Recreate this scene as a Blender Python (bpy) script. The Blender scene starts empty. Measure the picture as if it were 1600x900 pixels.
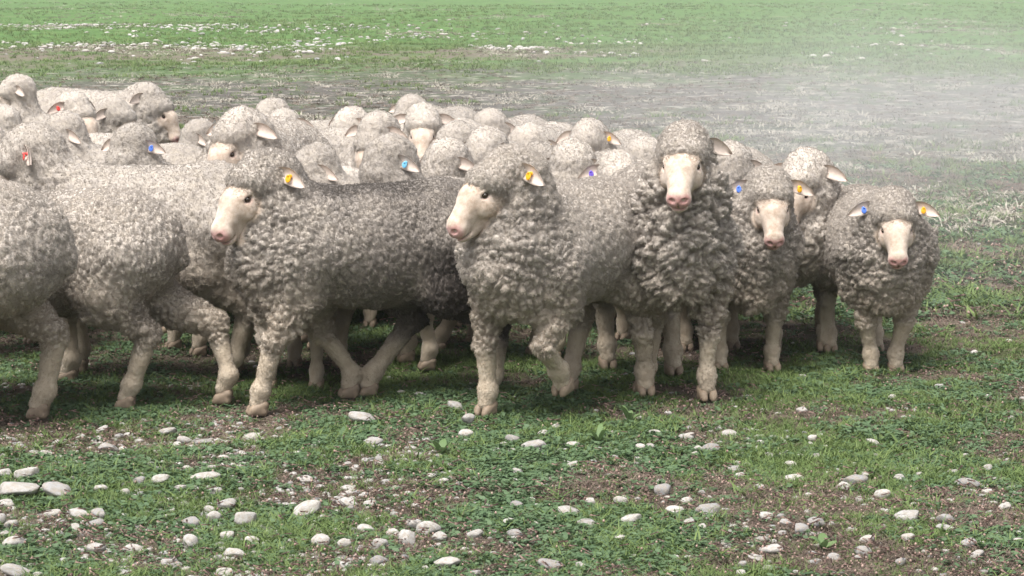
import bpy, math, random
import numpy as np
from mathutils import Vector, Matrix

random.seed(7)
rng = np.random.default_rng(11)
R = math.radians
scene = bpy.context.scene
col = scene.collection

# ------------------------------------------------------------------ camera
CAM_H, FPX, PITCH = 1.36, 3550.0, math.atan((450 + 35) / 3550.0)
cam_d = bpy.data.cameras.new('camera')
cam = bpy.data.objects.new('camera', cam_d)
col.objects.link(cam)
cam.location = (0, 0, CAM_H)
cam.rotation_euler = (R(90) - PITCH, 0, 0)
cam_d.sensor_width = 36
cam_d.lens = FPX / 1600 * 36
cam_d.clip_start, cam_d.clip_end = 0.1, 5000
cam_d.dof.use_dof = False
scene.camera = cam

# ------------------------------------------------------------------ light: bright overcast
SUN_EL, SUN_AZ = R(66), R(216)          # azimuth: direction towards the sun, clockwise from +Y
w = bpy.data.worlds.new('World')
scene.world = w
w.use_nodes = True
nt = w.node_tree
bg = nt.nodes['Background']
sky = nt.nodes.new('ShaderNodeTexSky')
sky.sky_type = 'NISHITA'
sky.sun_disc = False
sky.sun_elevation = SUN_EL
sky.sun_rotation = SUN_AZ
sky.dust_density = 4.0
sky.air_density = 1.0
sky.ozone_density = 1.0
hs = nt.nodes.new('ShaderNodeHueSaturation')
hs.inputs['Saturation'].default_value = 0.30     # a veiled, nearly white sky
nt.links.new(sky.outputs[0], hs.inputs['Color'])
nt.links.new(hs.outputs[0], bg.inputs['Color'])
bg.inputs['Strength'].default_value = 0.118
sd = bpy.data.lights.new('sun', 'SUN')
sd.energy = 2.3
sd.angle = R(32)
sd.color = (1.0, 0.985, 0.97)
sun = bpy.data.objects.new('sun', sd)
col.objects.link(sun)
sdir = Vector((math.sin(SUN_AZ) * math.cos(SUN_EL), math.cos(SUN_AZ) * math.cos(SUN_EL), math.sin(SUN_EL)))
sun.rotation_euler = sdir.to_track_quat('Z', 'Y').to_euler()
sun.location = (0, 0, 30)
vs = scene.view_settings
vs.view_transform = 'Standard'
vs.look = 'None'
vs.exposure = 1.3
vs.gamma = 1.0
scene.render.engine = 'CYCLES'
scene.cycles.max_bounces = 6
scene.cycles.diffuse_bounces = 3
scene.cycles.volume_bounces = 1
scene.cycles.transparent_max_bounces = 8
scene.cycles.volume_step_rate = 2.0
scene.render.hair_type = 'STRIP'


# ------------------------------------------------------------------ numpy noise
def _hash(ix, iy, iz, seed):
    h = (ix.astype(np.int64) * 374761393 + iy.astype(np.int64) * 668265263 + iz.astype(np.int64) * 2147483647 + seed * 1274126177) & 0xFFFFFFFF
    h = ((h ^ (h >> 13)) * 1274126177) & 0xFFFFFFFF
    h = ((h ^ (h >> 16)) * 2246822519) & 0xFFFFFFFF
    return ((h ^ (h >> 15)) & 0xFFFFFF).astype(np.float32) / np.float32(0xFFFFFF)


def vnoise(P, seed=0):
    """value noise, -1..1"""
    I = np.floor(P).astype(np.int64)
    f = (P - I).astype(np.float32)
    f = f * f * (3 - 2 * f)
    out = np.zeros(len(P), np.float32)
    for dx in (0, 1):
        for dy in (0, 1):
            for dz in (0, 1):
                wgt = (f[:, 0] if dx else 1 - f[:, 0]) * (f[:, 1] if dy else 1 - f[:, 1]) * (f[:, 2] if dz else 1 - f[:, 2])
                out += wgt * _hash(I[:, 0] + dx, I[:, 1] + dy, I[:, 2] + dz, seed)
    return out * 2 - 1


def fbm(P, octaves=3, seed=0):
    o, a, s = np.zeros(len(P), np.float32), 0.5, 1.0
    for k in range(octaves):
        o += a * vnoise(P * s, seed + k)
        a *= 0.5
        s *= 2.03
    return o


def worley(P, seed=0):
    I = np.floor(P).astype(np.int64)
    f1 = np.full(len(P), 9.0, np.float32)
    f2 = f1.copy()
    cid = np.zeros(len(P), np.float32)
    for dx in (-1, 0, 1):
        for dy in (-1, 0, 1):
            for dz in (-1, 0, 1):
                c = I + np.array([dx, dy, dz])
                q = np.stack([_hash(c[:, 0], c[:, 1], c[:, 2], seed + s) for s in (1, 2, 3)], 1)
                d = np.sqrt((((c + q) - P) ** 2).sum(1)).astype(np.float32)
                closer = d < f1
                f2 = np.where(closer, f1, np.minimum(f2, d))
                cid = np.where(closer, q[:, 0], cid)
                f1 = np.where(closer, d, f1)
    return f1, f2, cid


def sstep(a, b, x):
    t = np.clip((x - a) / (b - a), 0, 1)
    return t * t * (3 - 2 * t)


# ------------------------------------------------------------------ signed-distance modelling
def prim_dist(p, P):
    k = p[0]
    if k == 'cone':
        a, b, ra, rb = p[1], p[2], p[3], p[4]
        ab = b - a
        t = np.clip(((P - a) @ ab) / max(float(ab @ ab), 1e-9), 0, 1)
        return np.sqrt(((P - a - t[:, None] * ab) ** 2).sum(1)) - (ra + (rb - ra) * t)
    c, M, r = p[1], p[2], p[3]
    q = (P - c) @ M                          # M columns: local axes
    k0 = np.sqrt(((q / r) ** 2).sum(1))
    k1 = np.sqrt(((q / (r * r)) ** 2).sum(1)) + 1e-9
    return k0 * (k0 - 1.0) / k1


def prim_bounds(p):
    if p[0] == 'cone':
        return (np.minimum(p[1] - p[3], p[2] - p[4]), np.maximum(p[1] + p[3], p[2] + p[4]))
    e = np.sqrt(((p[2] * p[3]) ** 2).sum(1))
    return p[1] - e, p[1] + e


def field(prims, vox):
    """prims: (shape, blend, op) combined in order -> D array, origin"""
    lo = np.min([prim_bounds(s)[0] for s, k, o in prims if o == 'add'], 0) - 4 * vox
    hi = np.max([prim_bounds(s)[1] for s, k, o in prims if o == 'add'], 0) + 4 * vox
    n = np.ceil((hi - lo) / vox).astype(int) + 1
    D = np.full(n, 0.2, np.float32)
    for s, k, op in prims:
        b0, b1 = prim_bounds(s)
        m = k + 3 * vox
        i0 = np.maximum(np.floor((b0 - m - lo) / vox).astype(int), 0)
        i1 = np.minimum(np.ceil((b1 + m - lo) / vox).astype(int) + 1, n)
        if (i1 <= i0).any():
            continue
        ax = [(lo[a] + np.arange(i0[a], i1[a]) * vox).astype(np.float32) for a in range(3)]
        G = np.stack(np.meshgrid(*ax, indexing='ij'), -1).reshape(-1, 3)
        d = prim_dist(s, G).astype(np.float32).reshape(i1 - i0)
        sl = tuple(slice(i0[a], i1[a]) for a in range(3))
        A = D[sl]
        if op == 'add':
            h = np.clip(0.5 + 0.5 * (A - d) / k, 0, 1)
            D[sl] = A + (d - A) * h - k * h * (1 - h)
        else:
            h = np.clip(0.5 - 0.5 * (A + d) / k, 0, 1)
            D[sl] = A + (-d - A) * h + k * h * (1 - h)
    return D, lo


def surface_nets(D, lo, vox):
    S = D < 0
    n = np.array(D.shape)
    c = [S[dx:n[0] - 1 + dx, dy:n[1] - 1 + dy, dz:n[2] - 1 + dz] for dx in (0, 1) for dy in (0, 1) for dz in (0, 1)]
    cnt = np.zeros(n - 1, np.uint8)
    for q in c:
        cnt += q
    act = (cnt > 0) & (cnt < 8)
    cells = np.argwhere(act)
    vid = np.full(n - 1, -1, np.int64)
    vid[act] = np.arange(len(cells))
    acc = np.zeros((len(cells), 3))
    num = np.zeros(len(cells))
    corner = lambda o: D[cells[:, 0] + o[0], cells[:, 1] + o[1], cells[:, 2] + o[2]]
    for axis in range(3):
        oth = [a for a in range(3) if a != axis]
        for u in (0, 1):
            for v in (0, 1):
                o0 = [0, 0, 0]
                o0[oth[0]], o0[oth[1]] = u, v
                o1 = list(o0)
                o1[axis] = 1
                d0, d1 = corner(o0), corner(o1)
                cross = (d0 < 0) != (d1 < 0)
                t = np.where(cross, d0 / np.where(d0 == d1, 1, d0 - d1), 0)
                pt = np.tile(np.array(o0, float), (len(cells), 1))
                pt[:, axis] = t
                acc += pt * cross[:, None]
                num += cross
    V = lo + (cells + acc / num[:, None]) * vox
    quads = []
    for axis in range(3):
        a1, a2 = (axis + 1) % 3, (axis + 2) % 3
        s0 = [slice(None)] * 3
        s1 = [slice(None)] * 3
        s0[axis], s1[axis] = slice(0, -1), slice(1, None)
        A, B = S[tuple(s0)], S[tuple(s1)]
        E = np.argwhere(A != B)
        E = E[(E[:, a1] > 0) & (E[:, a2] > 0) & (E[:, a1] < n[a1] - 1) & (E[:, a2] < n[a2] - 1)]
        flip = A[E[:, 0], E[:, 1], E[:, 2]]
        def g(o1, o2):
            F = E.copy()
            F[:, a1] -= o1
            F[:, a2] -= o2
            return vid[F[:, 0], F[:, 1], F[:, 2]]
        q = np.stack([g(1, 1), g(0, 1), g(0, 0), g(1, 0)], 1)
        q[~flip] = q[~flip][:, ::-1]
        quads.append(q)
    return V, np.concatenate(quads)


def vert_normals(V, Q):
    N = np.cross(V[Q[:, 2]] - V[Q[:, 0]], V[Q[:, 3]] - V[Q[:, 1]])
    out = np.zeros_like(V)
    for k in range(4):
        for a in range(3):
            out[:, a] += np.bincount(Q[:, k], N[:, a], len(V))
    return out / (np.linalg.norm(out, axis=1, keepdims=True) + 1e-12)


def mesh_from(name, V, Q, smooth=True):
    me = bpy.data.meshes.new(name)
    k = Q.shape[1]
    me.vertices.add(len(V))
    me.vertices.foreach_set('co', np.ascontiguousarray(V, np.float32).ravel())
    me.loops.add(Q.size)
    me.loops.foreach_set('vertex_index', np.ascontiguousarray(Q, np.int32).ravel())
    me.polygons.add(len(Q))
    me.polygons.foreach_set('loop_start', np.arange(0, Q.size, k, dtype=np.int32))
    if smooth:
        me.polygons.foreach_set('use_smooth', np.ones(len(Q), bool))
    me.update(calc_edges=True)
    me.validate()
    return me


def set_color(me, name, C):
    a = me.color_attributes.new(name, 'FLOAT_COLOR', 'POINT')
    a.data.foreach_set('color', np.ascontiguousarray(C, np.float32).ravel())


# ------------------------------------------------------------------ materials
def mat(name):
    m = bpy.data.materials.new(name)
    m.use_nodes = True
    t = m.node_tree
    b = t.nodes['Principled BSDF']
    b.inputs['Specular IOR Level'].default_value = 0.2
    return m, t, b


def N(t, kind, **kw):
    n = t.nodes.new(kind)
    for k, v in kw.items():
        if k in n.inputs:
            n.inputs[k].default_value = v
        else:
            setattr(n, k, v)
    return n


def mix(t, fac, a, b, mode='MIX'):
    n = t.nodes.new('ShaderNodeMix')
    n.data_type = 'RGBA'
    n.blend_type = mode
    for sock, v in ((n.inputs[0], fac), (n.inputs[6], a), (n.inputs[7], b)):
        if hasattr(v, 'default_value') or hasattr(v, 'is_linked'):
            t.links.new(v, sock)
        elif isinstance(v, (int, float)):
            sock.default_value = v
        else:
            sock.default_value = (*v, 1)
    return n.outputs[2]


def ramp(t, x, pts):
    n = t.nodes.new('ShaderNodeValToRGB')
    e = n.color_ramp.elements
    while len(e) < len(pts):
        e.new(0.5)
    for el, (p, c) in zip(e, pts):
        el.position = p
        el.color = (c, c, c, 1) if isinstance(c, (int, float)) else (*c, 1)
    t.links.new(x, n.inputs[0])
    return n.outputs[0]


def wool_color(t, coord):
    """grey-beige fleece: dusty grey tips, creamier patches, brown soiling in irregular stains"""
    n1 = N(t, 'ShaderNodeTexNoise', Scale=7.0, Detail=5.0, Roughness=0.6)
    n2 = N(t, 'ShaderNodeTexNoise', Scale=38.0, Detail=3.0)
    t.links.new(coord, n1.inputs['Vector'])
    t.links.new(coord, n2.inputs['Vector'])
    c = mix(t, ramp(t, n1.outputs[0], [(0.3, 0.0), (0.7, 1.0)]), (0.268, 0.236, 0.205), (0.405, 0.360, 0.316))
    c = mix(t, ramp(t, n2.outputs[0], [(0.35, 0.0), (0.75, 0.6)]), c, (0.40, 0.345, 0.275))
    info = N(t, 'ShaderNodeObjectInfo')
    r = N(t, 'ShaderNodeMapRange')
    t.links.new(info.outputs['Random'], r.inputs[0])
    r.inputs[3].default_value, r.inputs[4].default_value = 0.82, 1.14
    hs = N(t, 'ShaderNodeHueSaturation')
    t.links.new(c, hs.inputs['Color'])
    t.links.new(r.outputs[0], hs.inputs['Value'])
    return hs.outputs[0]


def make_body_material(dark=0.0):
    m, t, b = mat('sheep_wool_and_skin')
    tc = N(t, 'ShaderNodeTexCoord')
    co = tc.outputs['Object']
    at = N(t, 'ShaderNodeVertexColor', layer_name='mask')
    sep = N(t, 'ShaderNodeSeparateColor')
    t.links.new(at.outputs[0], sep.inputs[0])
    c = wool_color(t, co)
    leg = N(t, 'ShaderNodeTexNoise', Scale=30.0, Detail=4.0)
    t.links.new(co, leg.inputs['Vector'])
    legc = mix(t, leg.outputs[0], (0.30, 0.235, 0.165), (0.52, 0.44, 0.34))
    c = mix(t, sep.outputs[2], c, legc)
    fn = N(t, 'ShaderNodeTexNoise', Scale=34.0, Detail=6.0, Roughness=0.72)
    t.links.new(co, fn.inputs['Vector'])
    skin = mix(t, ramp(t, fn.outputs[0], [(0.35, 0.0), (0.7, 1.0)]), (0.36, 0.27, 0.20), (0.58, 0.485, 0.40))
    c = mix(t, sep.outputs[0], c, skin)
    pink = mix(t, ramp(t, fn.outputs[0], [(0.35, 0.0), (0.65, 1.0)]), (0.34, 0.165, 0.145), (0.54, 0.33, 0.295))
    c = mix(t, sep.outputs[1], c, pink)
    at2 = N(t, 'ShaderNodeVertexColor', layer_name='stain')      # dark dirt on the fleece
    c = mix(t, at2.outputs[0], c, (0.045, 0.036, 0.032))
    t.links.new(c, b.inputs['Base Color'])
    b.inputs['Roughness'].default_value = 0.85
    b.inputs['Specular IOR Level'].default_value = 0.12
    b.inputs['Sheen Weight'].default_value = 0.15
    b.inputs['Sheen Roughness'].default_value = 0.6
    # fine crimp of the fleece, short hair elsewhere
    v1 = N(t, 'ShaderNodeTexVoronoi', Scale=150.0)
    nz = N(t, 'ShaderNodeTexNoise', Scale=420.0, Detail=2.0)
    for q in (v1, nz):
        t.links.new(co, q.inputs['Vector'])
    inv = N(t, 'ShaderNodeMath', operation='SUBTRACT')
    inv.inputs[0].default_value = 1.0
    t.links.new(v1.outputs[0], inv.inputs[1])
    bl = N(t, 'ShaderNodeMix')
    t.links.new(sep.outputs[0], bl.inputs[0])
    t.links.new(inv.outputs[0], bl.inputs[2])
    t.links.new(nz.outputs[0], bl.inputs[3])
    bp = N(t, 'ShaderNodeBump', Strength=0.32, Distance=0.004)
    t.links.new(bl.outputs[0], bp.inputs['Height'])
    t.links.new(bp.outputs[0], b.inputs['Normal'])
    return m


def make_fleece_material():
    m, t, b = mat('fleece_fibre')
    at = N(t, 'ShaderNodeAttribute', attribute_name='tint')
    info = N(t, 'ShaderNodeObjectInfo')
    r = N(t, 'ShaderNodeMapRange')
    t.links.new(info.outputs['Random'], r.inputs[0])
    r.inputs[3].default_value, r.inputs[4].default_value = 0.85, 1.12
    hs = N(t, 'ShaderNodeHueSaturation')
    t.links.new(at.outputs[0], hs.inputs['Color'])
    t.links.new(r.outputs[0], hs.inputs['Value'])
    t.links.new(hs.outputs[0], b.inputs['Base Color'])
    b.inputs['Roughness'].default_value = 0.9
    b.inputs['Specular IOR Level'].default_value = 0.1
    tr = N(t, 'ShaderNodeBsdfTranslucent')                 # light passes through wool fibres
    t.links.new(hs.outputs[0], tr.inputs['Color'])
    mx = N(t, 'ShaderNodeMixShader')
    mx.inputs[0].default_value = 0.4
    t.links.new(b.outputs[0], mx.inputs[1])
    t.links.new(tr.outputs[0], mx.inputs[2])
    t.links.new(mx.outputs[0], t.nodes['Material Output'].inputs['Surface'])
    return m


def plain(name, c, rough=0.5, spec=0.3):
    m, t, b = mat(name)
    tc = N(t, 'ShaderNodeTexCoord')
    nz = N(t, 'ShaderNodeTexNoise', Scale=60.0, Detail=4.0)
    t.links.new(tc.outputs['Object'], nz.inputs['Vector'])
    cc = mix(t, ramp(t, nz.outputs[0], [(0.3, 0.0), (0.75, 1.0)]), c, tuple(x * 0.72 for x in c))
    t.links.new(cc, b.inputs['Base Color'])
    b.inputs['Roughness'].default_value = rough
    b.inputs['Specular IOR Level'].default_value = spec
    return m


M_BODY = make_body_material()
M_FLEECE = make_fleece_material()
M_EYE = plain('sheep_eye', (0.030, 0.018, 0.009), 0.10, 0.5)
M_HOOF = plain('hoof_horn', (0.25, 0.188, 0.132), 0.6)
M_HOOFDARK = plain('hoof_horn_dark', (0.10, 0.07, 0.05), 0.5)
M_EAR = plain('sheep_ear_skin', (0.60, 0.495, 0.42), 0.85, 0.1)
M_TAG = {'yellow': plain('yellow_tag_plastic', (0.85, 0.42, 0.015), 0.4, 0.4),
         'blue': plain('blue_tag_plastic', (0.10, 0.22, 0.72), 0.4, 0.4),
         'pale blue': plain('pale_blue_tag_plastic', (0.20, 0.55, 0.80), 0.4, 0.4),
         'red': plain('red_tag_plastic', (0.80, 0.07, 0.06), 0.4, 0.4),
         'purple': plain('purple_tag_plastic', (0.16, 0.10, 0.55), 0.4, 0.4)}


# ------------------------------------------------------------------ sheep: small shared parts
def blob_mesh(name, prims, vox, material, smooth=True):
    D, lo = field(prims, vox)
    V, Q = surface_nets(D, lo, vox)
    me = mesh_from(name, V, Q, smooth)
    me.materials.append(material)
    return me


A3 = lambda *x: np.array(x, float)


def cone(a, b, ra, rb):
    return ('cone', A3(*a), A3(*b), ra, rb)


def ell(c, r, M=None):
    return ('ell', A3(*c), np.eye(3) if M is None else M, A3(*r))


def make_hoof():
    """two claws with a cleft, toe towards +x, ground at z = 0"""
    pr = []
    for s in (-1, 1):
        pr += [(cone((-0.022, 0.017 * s, 0.040), (0.020, 0.016 * s, 0.024), 0.017, 0.0155), 0.006, 'add'),
               (cone((-0.018, 0.017 * s, 0.017), (0.030, 0.0145 * s, 0.012), 0.0165, 0.0115), 0.008, 'add')]
    pr.append((ell((0.0, 0, -0.05), (0.3, 0.3, 0.052)), 0.002, 'cut'))
    pr.append((ell((0.03, 0, 0.01), (0.045, 0.0035, 0.05)), 0.003, 'cut'))
    return blob_mesh('hoof', pr, 0.0055, M_HOOF)


def make_ear():
    """leaf-shaped cupped ear pointing along +y, opening forward (+x)"""
    V, Q = [], []
    nu, nv = 9, 7
    for side in (0, 1):
        for i in range(nu):
            u = i / (nu - 1)
            wd = 0.025 * (math.sin(math.pi * min(1, u * 0.86 + 0.14)) ** 0.75) + 0.001
            for j in range(nv):
                v = j / (nv - 1) * 2 - 1
                cup = 0.017 * (v * v) * (1 - 0.5 * u) - 0.012
                th = (0.004 * (1 - v * v) + 0.0008) * (1 if side else -1) * (1 - 0.6 * u)
                V.append((cup + th + 0.01 * u * u, 0.115 * u, wd * v - 0.022 * u * u))
    idx = lambda s, i, j: s * nu * nv + i * nv + j
    for i in range(nu - 1):
        for j in range(nv - 1):
            Q.append((idx(1, i, j), idx(1, i + 1, j), idx(1, i + 1, j + 1), idx(1, i, j + 1)))
            Q.append((idx(0, i, j), idx(0, i, j + 1), idx(0, i + 1, j + 1), idx(0, i + 1, j)))
        for j in (0, nv - 1):
            Q.append((idx(0, i, j), idx(0, i + 1, j), idx(1, i + 1, j), idx(1, i, j)))
    for j in range(nv - 1):
        Q.append((idx(0, nu - 1, j), idx(0, nu - 1, j + 1), idx(1, nu - 1, j + 1), idx(1, nu - 1, j)))
    me = mesh_from('ear', np.array(V), np.array(Q))
    me.materials.append(M_EAR)
    return me


def make_tag(colour):
    """plastic ear tag: a rounded flag with its button, hanging from the middle of the ear"""
    pr = [(ell((0.008, 0.0, -0.008), (0.0035, 0.017, 0.021)), 0.004, 'add'),
          (cone((-0.008, 0, 0.008), (0.012, 0, 0.008), 0.0055, 0.0055), 0.003, 'add'),
          (ell((-0.008, 0, 0.006), (0.003, 0.011, 0.011)), 0.003, 'add')]
    me = blob_mesh('ear_tag', pr, 0.0026, M_TAG[colour])
    return me


def make_eye():
    pr = [(ell((0, 0, 0), (0.0112, 0.0112, 0.0098)), 0.002, 'add')]
    return blob_mesh('eye', pr, 0.003, M_EYE)


ME_HOOF, ME_EAR, ME_EYE = make_hoof(), make_ear(), make_eye()
ME_TAG = {k: make_tag(k) for k in M_TAG}


# ------------------------------------------------------------------ sheep
HEAD = 0.90


def head_prims(H, fringe=0.012):
    """wool cap prims and bare-face prims in world of the sheep; H: 4x4"""
    Rm, T = H[:3, :3], H[:3, 3]
    tp = lambda *p: Rm @ (A3(*p) * HEAD) + T
    E = lambda c, r: ('ell', tp(*c), Rm, A3(*r) * HEAD)
    Cn = lambda a, b, ra, rb: ('cone', tp(*a), tp(*b), ra * HEAD, rb * HEAD)
    wool = [(E((-0.030, 0, 0.010), (0.088, 0.085, 0.076)), 0.03, 'add'),
            (E((0.030 + fringe, 0, 0.040), (0.056, 0.072, 0.042)), 0.025, 'add'),
            (E((0.022 + 0.8 * fringe, 0.053, 0.014), (0.046, 0.036, 0.042)), 0.02, 'add'),
            (E((0.022 + 0.8 * fringe, -0.053, 0.014), (0.046, 0.036, 0.042)), 0.02, 'add'),
            (E((-0.045, 0.050, -0.055), (0.072, 0.042, 0.080)), 0.03, 'add'),
            (E((-0.045, -0.050, -0.055), (0.072, 0.042, 0.080)), 0.03, 'add')]
    face = [(Cn((0.01, 0, -0.008), (0.125, 0, -0.002), 0.068, 0.053), 0.02, 'add'),
            (Cn((0.125, 0, -0.002), (0.220, 0, -0.028), 0.053, 0.036), 0.02, 'add'),
            (Cn((0.02, 0, -0.062), (0.195, 0, -0.077), 0.056, 0.022), 0.03, 'add'),
            (E((0.234, 0, -0.042), (0.029, 0.041, 0.031)), 0.018, 'add'),
            (E((0.221, 0, -0.077), (0.029, 0.029, 0.016)), 0.008, 'add'),
            (E((0.092, 0.046, 0.022), (0.026, 0.015, 0.012)), 0.02, 'add'),
            (E((0.092, -0.046, 0.022), (0.026, 0.015, 0.012)), 0.02, 'add'),
            (E((0.098, 0.050, -0.034), (0.054, 0.022, 0.030)), 0.025, 'add'),
            (E((0.098, -0.050, -0.034), (0.054, 0.022, 0.030)), 0.025, 'add')]
    fine = [(E((0.261, 0.021, -0.032), (0.015, 0.0115, 0.0085)), 0.004, 'cut'),
            (E((0.261, -0.021, -0.032), (0.015, 0.0115, 0.0085)), 0.004, 'cut'),
            (E((0.259, 0, -0.055), (0.020, 0.0026, 0.014)), 0.003, 'cut'),
            (E((0.246, 0, -0.0685), (0.046, 0.054, 0.0034)), 0.004, 'cut'),
            (E((0.111, 0.059, 0.011), (0.0185, 0.012, 0.0085)), 0.006, 'cut'),
            (E((0.111, -0.059, 0.011), (0.0185, 0.012, 0.0085)), 0.006, 'cut')]
    return wool, face, fine


def rot_head(yaw, pitch, roll=0):
    return np.array((Matrix.Rotation(R(yaw), 3, 'Z') @ Matrix.Rotation(R(pitch), 3, 'Y') @ Matrix.Rotation(R(roll), 3, 'X')))


LEG_ROOT = {'FL': (0.215, 0.105), 'FR': (0.215, -0.105), 'HL': (-0.285, 0.105), 'HR': (-0.285, -0.105)}


def leg_chain(key, dx=0.0, dy=0.0, lift=0.0, joints=None):
    """joint positions top -> hoof, and the hoof's pitch"""
    x, y = LEG_ROOT[key]
    s = 1 if y > 0 else -1
    if joints:
        pts = [A3(*p) for p in joints]
        return pts
    fx, fy = x + dx, y * 0.92 + dy
    if key[0] == 'F':
        top, elbow = A3(x, y, 0.47), A3(x - 0.02 + dx * 0.25, y * 1.1 + dy * 0.3, 0.35)
        knee = A3(x + dx * 0.62 + 0.012 + lift * 0.5, y + dy * 0.6, 0.215 + lift * 0.6)
        fet = A3(fx - 0.008 - lift * 0.4, fy, 0.082 + lift)
        hoof = A3(fx + 0.006 - lift * 0.5, fy, 0.040 + lift)
    else:
        top, elbow = A3(x + 0.02, y, 0.48), A3(x + 0.07 + dx * 0.25, y * 1.22 + dy * 0.3, 0.37)
        knee = A3(x - 0.075 + dx * 0.65, y + dy * 0.6, 0.245 + lift * 0.5)
        fet = A3(fx - 0.028, fy, 0.085 + lift)
        hoof = A3(fx - 0.006, fy, 0.040 + lift)
    return [top, elbow, knee, fet, hoof]


class SheepData:
    pass


def build_sheep(poll=(0.34, 0.0, 0.735), yaw=0, pitch=42, roll=0, legs=None, vox=0.012, seed=1, curl=1.0,
                strands=6000, stain=0.0, fat=1.0, ruff=0.0, neckside=0.0, fringe=0.012, drop=0.0):
    legs = legs or {}
    S = SheepData()
    prims = []
    wf = fat
    prims += [(ell((-0.03, 0, 0.490 - drop * 0.5), (0.41, 0.190 * wf, 0.205 + drop * 0.5)), 0.06, 'add'),
              (ell((-0.25, 0, 0.515), (0.19, 0.178 * wf, 0.182)), 0.06, 'add'),
              (ell((0.20, 0, 0.505), (0.19, 0.172 * wf, 0.195)), 0.06, 'add'),
              (ell((0.295, 0, 0.415 - drop), (0.105, 0.122, 0.145)), 0.06, 'add'),
              (cone((-0.40, 0, 0.58), (-0.445, 0, 0.47), 0.045, 0.030), 0.03, 'add')]
    poll = A3(*poll)
    Rm = rot_head(yaw, pitch, roll)
    H = np.eye(4)
    H[:3, :3], H[:3, 3] = Rm, poll
    nb = poll + Rm @ A3(-0.055, 0, -0.035)
    mid = A3(0.24, 0, 0.545) * 0.45 + nb * 0.55 + A3(0.02, neckside, -0.012)
    prims += [(cone((0.24, 0, 0.53), tuple(mid), 0.158, 0.108 + 0.02 * ruff), 0.06, 'add'),
              (cone(tuple(mid), tuple(nb), 0.108 + 0.02 * ruff, 0.086), 0.04, 'add'),
              (cone((0.32, 0, 0.47), tuple(mid + A3(0.03, 0, -0.05)), 0.098, 0.076 + 0.035 * ruff), 0.05, 'add')]
    chains = {}
    for key in ('FL', 'FR', 'HL', 'HR'):
        ch = leg_chain(key, **legs.get(key, {}))
        chains[key] = ch
        rr = (0.100, 0.062, 0.034, 0.022, 0.026) if key[0] == 'F' else (0.130, 0.090, 0.037, 0.024, 0.026)
        for i in range(4):
            prims.append((cone(tuple(ch[i]), tuple(ch[i + 1]), rr[i], rr[i + 1]), (0.06, 0.035, 0.02, 0.012)[i], 'add'))
        prims.append((ell(tuple(ch[2]), (0.034, 0.035, 0.040)), 0.015, 'add'))
        prims.append((ell(tuple(ch[3] + A3(0.004, 0, -0.004)), (0.031, 0.032, 0.030)), 0.02, 'add'))
    wool, face, fine = head_prims(H, fringe)
    body_only = list(prims) + wool
    shrunk = []
    for s, k, o in face:
        s = (s[0], s[1], s[2], s[3] - 0.006, s[4] - 0.010) if s[0] == 'cone' else (s[0], s[1], s[2], s[3] * 0.75)
        shrunk.append((s, 0.012, o))
    D, lo = field(prims + wool + shrunk, vox)
    V, Q = surface_nets(D, lo, vox)
    # keep only the largest skin: fine as is; normals
    Nn = vert_normals(V, Q)
    Vl = (V - poll) @ Rm / HEAD                                   # head space
    # masks -----------------------------------------------------------
    dw = np.min([prim_dist(s, V) for s, k, o in wool] + [np.full(len(V), 9.0)], 0)
    dneck = np.min([prim_dist(s, V) for s, k, o in prims], 0)
    dface = np.min([prim_dist(s, V) for s, k, o in shrunk], 0)
    skin = sstep(-0.004, 0.008, np.minimum(dw, dneck) - dface) * (Vl[:, 0] > -0.02)
    dleg = np.full(len(V), 9.0)
    legz = np.full(len(V), 0.0)
    for key, ch in chains.items():
        for i in (2, 3):
            d = prim_dist(cone(tuple(ch[i]), tuple(ch[i + 1]), 0.05, 0.04), V)
            dleg = np.minimum(dleg, d)
    jit = 0.03 * vnoise(V * 22, seed)
    short = sstep(0.235, 0.165, V[:, 2] + jit) * sstep(0.03, 0.0, dleg)
    for key, ch in chains.items():                         # lifted legs are short-haired above 0.2 m too
        if ch[4][2] > 0.06:
            short = np.maximum(short, sstep(0.02, 0.0, prim_dist(cone(tuple(ch[2] * 0.5 + ch[3] * 0.5), tuple(ch[4]), 0.045, 0.045), V)))
    # fleece relief -----------------------------------------------------
    woolm = (1 - skin) * (1 - 0.82 * short)
    wob = np.stack([vnoise(V * 14, seed + 31), vnoise(V * 14, seed + 32), vnoise(V * 14, seed + 33)], 1)
    wob2 = np.stack([vnoise(V * 50, seed + 41), vnoise(V * 50, seed + 42), vnoise(V * 50, seed + 43)], 1)
    front = np.clip(sstep(0.10, 0.30, V[:, 0] + 0.06 * vnoise(V * 9, seed + 5)) * sstep(0.84, 0.62, V[:, 2] - poll[2] + 0.735)
                    + 0.8 * sstep(0.40, 0.30, V[:, 2]), 0, 1)
    cap = sstep(0.03, 0.0, dw) * (Vl[:, 2] > -0.03)
    front = front * (1 - 0.8 * cap)
    PA = (V + 0.012 * wob + 0.004 * wob2) * A3(37, 37, 47)
    f1, f2, ca = worley(PA, seed + 50)
    hA = sstep(0.0, 0.42, f2 - f1) * (0.75 + 0.5 * ca) - 0.65
    PB = (V + 0.008 * wob + 0.004 * wob2) * A3(74, 74, 46)
    g1, g2, cb = worley(PB, seed + 60)
    hB = sstep(0.0, 0.5, g2 - g1) * (0.7 + 0.6 * cb) - 0.6
    h1, h2, cc = worley((V + 0.025 * wob + 0.006 * wob2) * A3(12.5, 12.5, 17), seed + 65)
    hC = sstep(0.0, 0.30, h2 - h1) * (0.7 + 0.6 * cc) - 0.7
    e1, e2, ce = worley((V + 0.016 * wob + 0.007 * wob2) * A3(52, 52, 21), seed + 67)
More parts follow.
